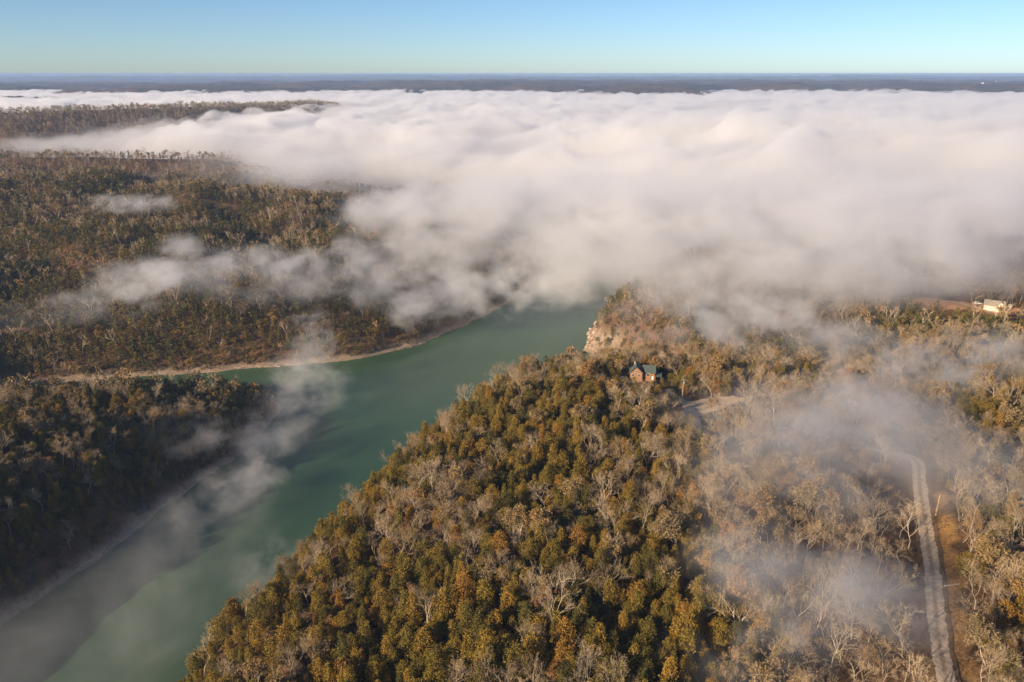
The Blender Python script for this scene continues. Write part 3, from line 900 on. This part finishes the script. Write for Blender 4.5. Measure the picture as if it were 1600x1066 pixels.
# dead pole and fallen log by the road
x, y, z = ray_hit(1462, 806)
pr = empty('broken_snag', (x, y, z - .2)); tag(pr, 'leaning peeled tree snag lit orange beside the gravel road', 'snag')
Solid().cyl((0, 0, 0), (0.7, 1.0, 6.8), .24, 9, .13).obj('trunk', M['wood'], pr)
Solid().cyl((.36, .5, 3.5), (1.3, .7, 4.3), .06, 6, .03).obj('branch_stub', M['wood'], pr)
x, y, z = ray_hit(1488, 917)
pr = empty('fallen_log', (x, y, z + .25), .1); tag(pr, 'pale fallen log lying on the dry grass by the gravel road', 'log')
Solid().cyl((-2.3, 0, .05), (2.3, .5, .05), .24, 9, .17).obj('trunk', M['pole'], pr)
Solid().cyl((.6, .25, .1), (1.2, .9, .6), .07, 6, .04).obj('branch_stub', M['pole'], pr)
for q, (px, py) in enumerate(((1448, 905), (1500, 890))):
    x, y, z = ray_hit(px, py)
    pr = empty('fallen_log', (x, y, z + .15), .9 + q * .8)
    tag(pr, ('thin broken log at the edge of the gravel road', 'grey broken log in the grass beyond the gravel road')[q], 'log')
    Solid().cyl((-1.5, 0, 0), (1.5, .2, .1), .12, 8, .08).obj('trunk', M['pole'], pr)
    Solid().cyl((.2, .05, .05), (.5, .6, .3), .05, 6, .03).obj('branch_stub', M['pole'], pr)

# boulders at the foot of the promontory
rnd = random.Random(77)
for k in range(34):
    t = rnd.random()
    sx, sy = (50 + 8 * t + rnd.uniform(-1, 9), 541 + t * 50 + rnd.uniform(-2, 3)) if k < 26 else (75 - 20 * t, 531 + 10 * t)
    if land_dist(np.array([sx]), np.array([sy]))[0] < 0.3: continue
    bm = bmesh.new(); bmesh.ops.create_icosphere(bm, subdivisions=2, radius=1)
    for v in bm.verts:
        f = 0.75 + 0.5 * float(noise(np.array([v.co.x * 1.3 + k * 9]), np.array([v.co.y * 1.3 + v.co.z * 1.7]), k)[0])
        v.co *= f
    for v in bm.verts: v.co.z = max(-.6, round(v.co.z * 2.2) / 2.2 * .6 + v.co.z * .4)
    me = bpy.data.meshes.new('boulder'); bm.to_mesh(me); bm.free(); me.materials.append(M['stone'])
    o = bpy.data.objects.new('boulder', me); COL.objects.link(o)
    s = rnd.uniform(.7, 2.2)
    o.scale = (s * rnd.uniform(.9, 1.5), s, s * rnd.uniform(.6, 1)); o.rotation_euler = (0, 0, rnd.uniform(0, 6))
    o.location = (sx, sy, hz(sx, sy) + s * .15)
    tag(o, 'pinkish limestone boulder on the foot of the rocky promontory', 'boulder', 'boulders on the promontory')

# driftwood stranded along the waterline
rnd = random.Random(31)
SHORES = (([(-150, 512), (-174, 508), (-237, 494), (-290, 482)], 'far sunlit beach'), ([(-107, 526), (-71, 554), (-40, 602)], 'shore below the far wooded spur'), ([(-142, 381), (-155, 343), (-169, 288), (-176, 266), (-185, 240)], 'shaded river bank'))
for k in range(34):
    pts, where = SHORES[k % 3]
    i = rnd.randrange(len(pts) - 1); t = rnd.random()
    x = pts[i][0] + (pts[i + 1][0] - pts[i][0]) * t; y = pts[i][1] + (pts[i + 1][1] - pts[i][1]) * t
    ang = math.atan2(pts[i + 1][1] - pts[i][1], pts[i + 1][0] - pts[i][0])
    nx, ny = -math.sin(ang), math.cos(ang)
    if land_dist(np.array([x + nx * 6]), np.array([y + ny * 6]))[0] < land_dist(np.array([x - nx * 6]), np.array([y - ny * 6]))[0]: nx, ny = -nx, -ny
    for q in range(14):
        if land_dist(np.array([x]), np.array([y]))[0] > 0.8: break
        x += nx * .7; y += ny * .7
    L = rnd.uniform(1.6, 4.2)
    pr = empty('driftwood_log', (x, y, hz(x, y) + .14), ang + rnd.uniform(-.9, .9))
    tag(pr, 'bleached driftwood log stranded on the ' + where, 'log', 'driftwood on the ' + where)
    Solid().cyl((-L, 0, 0), (L, rnd.uniform(-.4, .4), .1), .26, 7, .12).obj('trunk', M['pole'], pr)
    Solid().cyl((L * .2, 0, .05), (L * .5, rnd.choice((-1, 1)) * 1.1, .7), .09, 6, .04).obj('branch_stub', M['pole'], pr)

# ------------------------------------------------------------------ fog, mist and haze
def volume_mat(name, dens, col=(0.978, 0.98, 0.984), g=0.2):
    m = bpy.data.materials.new(name); m.use_nodes = True
    nt = m.node_tree; nt.nodes.remove(nt.nodes['Principled BSDF'])
    v = nt.nodes.new('ShaderNodeVolumePrincipled')
    v.inputs['Color'].default_value = (*col, 1)
    v.inputs['Density'].default_value = dens
    v.inputs['Anisotropy'].default_value = g
    nt.links.new(v.outputs[0], nt.nodes['Material Output'].inputs['Volume'])
    return m

def sheet_volume(name, P, T, B, mat):
    """closed lens between two sheets of points T and B (rows, cols, 3); where P <= 0 the lens has no thickness"""
    nr, nc = P.shape
    idx = -np.ones((nr, nc), np.int64)
    inside_ = P > 1e-4
    cell = inside_[:-1, :-1] | inside_[1:, :-1] | inside_[:-1, 1:] | inside_[1:, 1:]
    use = np.zeros((nr, nc), bool)
    use[:-1, :-1] |= cell; use[1:, :-1] |= cell; use[:-1, 1:] |= cell; use[1:, 1:] |= cell
    top = -np.ones((nr, nc), np.int64); top[use] = np.arange(use.sum())
    bot = top.copy(); both = use & inside_
    bot[both] = use.sum() + np.arange(both.sum())
    V = np.concatenate([np.where(inside_[..., None], T, (T + B) / 2)[use], B[both]])
    r, c = np.nonzero(cell)
    q1 = np.stack([top[r, c], top[r, c + 1], top[r + 1, c + 1], top[r + 1, c]], 1)
    q2 = np.stack([bot[r, c], bot[r + 1, c], bot[r + 1, c + 1], bot[r, c + 1]], 1)
    tri = np.concatenate([q1[:, [0, 1, 2]], q1[:, [0, 2, 3]], q2[:, [0, 1, 2]], q2[:, [0, 2, 3]]])
    return fast_mesh(name, V, tri, mat, smooth=False)

def fog_layer(name, spread, lift, seed, dens, label, rl=100.0):
    rows = [520.0]
    while rows[-1] < 5600: rows.append(rows[-1] * 1.0065)
    rows = np.array(rows)
    cols = np.tan(np.linspace(R(-46), R(44), 420))
    X = (rows[:, None] + 120) * cols[None, :]; Y = np.repeat(rows[:, None], len(cols), 1)
    Z = fog_top(X, Y, spread, lift, seed, rl)
    edge = np.ones(Z.shape); edge[:, 0] = edge[:, -1] = 0; edge[0] = edge[-1] = 0
    P = np.where((Z > -5) & (edge > 0), 1.0, 0.0)
    T = np.stack([X, Y, np.maximum(Z, -5.5)], 2)
    Bm = np.stack([X, Y, np.full(Z.shape, -6.0)], 2)
    o = sheet_volume(name, P, T, Bm, volume_mat(name, dens))
    tag(o, label, 'fog', kind='stuff')
    return o

fog_layer('fog', -70, 0, 500, 0.040, 'thick white fog bank filling the valley below the hills')
fog_layer('fog', 15, -3, 500, 0.0055, 'thin grey skirt of fog along the edge of the fog bank', 80)
fog_layer('fog', 100, -4, 510, 0.0024, 'pale veil of fog creeping out in front of the fog bank', 70)
fog_layer('fog', 210, -8, 520, 0.0008, 'faint milky air over the woods before the fog bank')

# drifting wisps: soft-edged bodies of mist with a billowing density
m = bpy.data.materials.new('mist'); m.use_nodes = True
nt = m.node_tree; nt.nodes.remove(nt.nodes['Principled BSDF'])
tc = N(nt, 'ShaderNodeTexCoord'); geo = N(nt, 'ShaderNodeNewGeometry'); oi = N(nt, 'ShaderNodeObjectInfo')
def vm(op, a, b=None):
    n = N(nt, 'ShaderNodeVectorMath', operation=op)
    for k, v in enumerate((a, b)):
        if v is None: continue
        if isinstance(v, tuple): n.inputs[k].default_value = v
        else: nt.links.new(v, n.inputs[k])
    return n
def mm(op, a, b=0.0, clamp=False):
    n = N(nt, 'ShaderNodeMath', operation=op); n.use_clamp = clamp
    for k, v in enumerate((a, b)):
        if isinstance(v, (int, float)): n.inputs[k].default_value = v
        else: nt.links.new(v, n.inputs[k])
    return n.outputs[0]
r2 = vm('DOT_PRODUCT', tc.outputs['Object'], tc.outputs['Object']).outputs['Value']
csep = N(nt, 'ShaderNodeSeparateColor'); nt.links.new(oi.outputs['Color'], csep.inputs[0])
sq = vm('MULTIPLY', geo.outputs['Position'], (1.0, 0.8, 1.5)).outputs[0]
nz = N(nt, 'ShaderNodeTexNoise'); nz.inputs['Detail'].default_value = 6; nz.inputs['Roughness'].default_value = 0.66; nz.inputs['Distortion'].default_value = 0.3
nt.links.new(sq, nz.inputs['Vector']); nt.links.new(csep.outputs[1], nz.inputs['Scale'])
e = mm('SUBTRACT', 1.0, r2)
e = mm('ADD', mm('MULTIPLY', e, 0.7), mm('MULTIPLY', mm('SUBTRACT', nz.outputs['Fac'], 0.56), csep.outputs[2]))
e = mm('MULTIPLY', mm('MAXIMUM', e, 0.0), mm('MAXIMUM', mm('MULTIPLY', mm('SUBTRACT', 1.0, r2), 1.6), 0.0))
dn = mm('MULTIPLY', e, csep.outputs[0])
pv = nt.nodes.new('ShaderNodeVolumePrincipled')
pv.inputs['Color'].default_value = (0.96, 0.965, 0.98, 1); pv.inputs['Anisotropy'].default_value = 0.15
nt.links.new(dn, pv.inputs['Density']); nt.links.new(pv.outputs[0], nt.nodes['Material Output'].inputs['Volume'])
M['mist'] = m
bm = bmesh.new(); bmesh.ops.create_icosphere(bm, subdivisions=3, radius=1.02)
mist_mesh = bpy.data.meshes.new('mist'); bm.to_mesh(mist_mesh); bm.free(); mist_mesh.materials.append(m)
def mist(px, py, h, rx, ry, rz, dens, label, rot=0.0, size=22.0, tear=5.6):
    if h < 16: h = max(h, rz * 1.46)                 # floats clear of the water
    cx, cyy = ground_px(px, py, h)
    o = bpy.data.objects.new('mist', mist_mesh); COL.objects.link(o)
    o.location = (cx, cyy, h); o.scale = (rx * 1.38, ry * 1.38, rz * 1.38); o.rotation_euler = (0, 0, rot)
    o.color = (dens, 1.0 / size, tear, 1)
    tag(o, label, 'mist', kind='stuff')

D = 0.034
# over the far bank
mist(230, 440, 60, 36, 52, 13, D * .85, 'pale wisp of mist over the forested far hillside')
mist(285, 385, 68, 16, 30, 9, D * .7, 'thin streak of mist rising along the far hillside', .4)
mist(420, 410, 66, 46, 28, 10, D * .8, 'long low wisp of mist across the far hillside')
mist(208, 316, 86, 34, 30, 7, D * .8, 'small patch of mist near the hilltop clearing')
mist(560, 400, 58, 40, 48, 14, D * .5, 'faint veil of mist on the far wooded spur')
mist(110, 480, 50, 40, 36, 10, D * .25, 'barely visible mist low on the far hillside')
mist(320, 425, 64, 50, 60, 12, D * .3, 'thin veil of mist joining the wisps on the far hillside', 0, 26, 4.0)
mist(480, 440, 56, 60, 50, 12, D * .32, 'thin veil of mist drifting up the far spur', 0, 26, 4.0)
mist(600, 440, 44, 46, 46, 14, D * .5, 'stringy mist between far spur and river bend', 0, 26, 4.4)
# over the river bend
mist(745, 452, 34, 62, 52, 18, D * 1.0, 'dense puff of fog rolling over the river bend', 0, 30)
mist(650, 478, 28, 28, 34, 14, D * .9, 'ragged fog streaming along the far shore')
mist(860, 428, 36, 60, 60, 20, D * .9, 'grey fog tongue above the river bend', 0, 30)
mist(488, 530, 25, 15, 15, 21, D * .6, 'upright plume of mist lifting off the far shore', 0, 14)
mist(470, 612, 13, 26, 46, 8, D * .55, 'bluish mist hanging off the tip of the shaded point')
mist(390, 735, 11, 18, 34, 8, D * .8, 'pale wisp of mist along the shaded river bank', -.3, 16)
mist(300, 690, 22, 24, 26, 8, D * .4, 'faint mist drifting against the shaded trees', 0, 16)
mist(270, 830, 9, 36, 44, 7, D * .36, 'thin mist over the dark river water', .4, 34, 3.0)
mist(110, 1000, 9, 60, 54, 8, D * .34, 'broad veil of mist low over the river', .5, 40, 3.0)
mist(478, 575, 20, 20, 30, 14, D * .55, 'bluish mist trailing down from the shore plume', 0, 18)
mist(430, 668, 14, 20, 38, 9, D * .6, 'bluish streak of mist along the shaded point', -.2, 18)
mist(335, 785, 12, 22, 36, 8, D * .45, 'low streak of mist off the shaded bank', -.4, 20)
# over the promontory and the plateau
mist(1165, 500, 62, 62, 34, 14, D * 1.0, 'low fog lying across the promontory woods', 0, 26)
mist(1270, 522, 64, 32, 22, 11, D * .7, 'wisp of fog over the valley behind the cabin')
mist(1090, 455, 60, 50, 40, 18, D * .4, 'warm lit mist above the promontory top', 0, 26)
mist(1400, 585, 70, 60, 24, 9, D * .6, 'thin band of mist before the cream garage')
mist(1560, 565, 72, 62, 28, 11, D * .7, 'mist band over the woods by the cream garage')
mist(1320, 680, 77, 54, 50, 10, D * .8, 'soft mist among the leafless trees on the plateau', 0, 40, 3.2)
mist(1280, 650, 76, 30, 32, 9, D * .65, 'thin mist over the reddish clearing trees', 0, 34, 3.6)
mist(1100, 660, 68, 11, 14, 7, D * .45, 'smoky wisp over the gravel drive', 0, 13)
mist(1270, 915, 75, 28, 23, 8, D * 1.25, 'pale mist patch over the grove by the gravel road', 0, 26, 3.8)
mist(1180, 1010, 75, 16, 14, 6, D * .6, 'faint mist between bare trees and cedars', 0, 13)
mist(1340, 960, 75, 14, 14, 6, D * .6, 'thin mist on the edge of the gravel road', 0, 13)
mist(1200, 780, 75, 28, 24, 7, D * .5, 'soft sunlit mist over the pale grove', 0, 30, 3.2)
mist(430, 880, 40, 13, 18, 7, D * .5, 'faint mist at the bluff edge', 0, 13)
# ragged front of the fog bank
for (px, py, h, rx, ry, rz, k, lab) in (
    (600, 330, 68, 52, 60, 20, .8, 'ragged fog spilling over the far spur'),
    (705, 380, 58, 60, 60, 24, .8, 'torn fog edge above the river valley'),
    (760, 320, 76, 90, 80, 26, .8, 'soft fog billow above the hidden river'),
    (960, 385, 62, 80, 65, 26, .9, 'billow of fog at the mouth of the river bend'),
    (930, 310, 84, 110, 90, 28, .8, 'bright fog crest over the middle of the valley'),
    (1130, 400, 78, 80, 55, 26, .7, 'warm fog billow behind the promontory'),
    (1150, 320, 94, 110, 80, 26, .9, 'sunlit fog crest behind the promontory'),
    (1320, 415, 82, 70, 50, 26, .7, 'fog billow rolling onto the plateau woods'),
    (1380, 340, 98, 100, 80, 26, .9, 'tall fog crest above the plateau woods'),
    (1490, 385, 90, 70, 50, 26, .7, 'fog billow behind the driveway power pole'),
    (1580, 330, 100, 90, 70, 26, .9, 'fog crest beyond the cream garage'),
    (480, 262, 82, 80, 80, 18, .6, 'wispy fog edge behind the wooded crest'),
    (90, 228, 84, 110, 80, 16, .3, 'thin fog feathering out into the side valley')):
    mist(px, py, h, rx, ry, rz, D * k, lab, 0, 38, 3.0)

haze_mat = volume_mat('haze', 0.000075, (0.42, 0.62, 0.96), 0.0)
hb = [(-32000, -300, -9), (32000, -300, -9), (32000, 30000, -9), (-32000, 30000, -9)]
hv = hb + [(x, y, 194) for x, y, z in hb]
haze = mesh_obj('haze', hv, [(3, 2, 1, 0), (4, 5, 6, 7), (0, 1, 5, 4), (1, 2, 6, 5), (2, 3, 7, 6), (3, 0, 4, 7)], haze_mat)
tag(haze, 'thin blue morning haze over the whole valley', 'haze', kind='stuff')
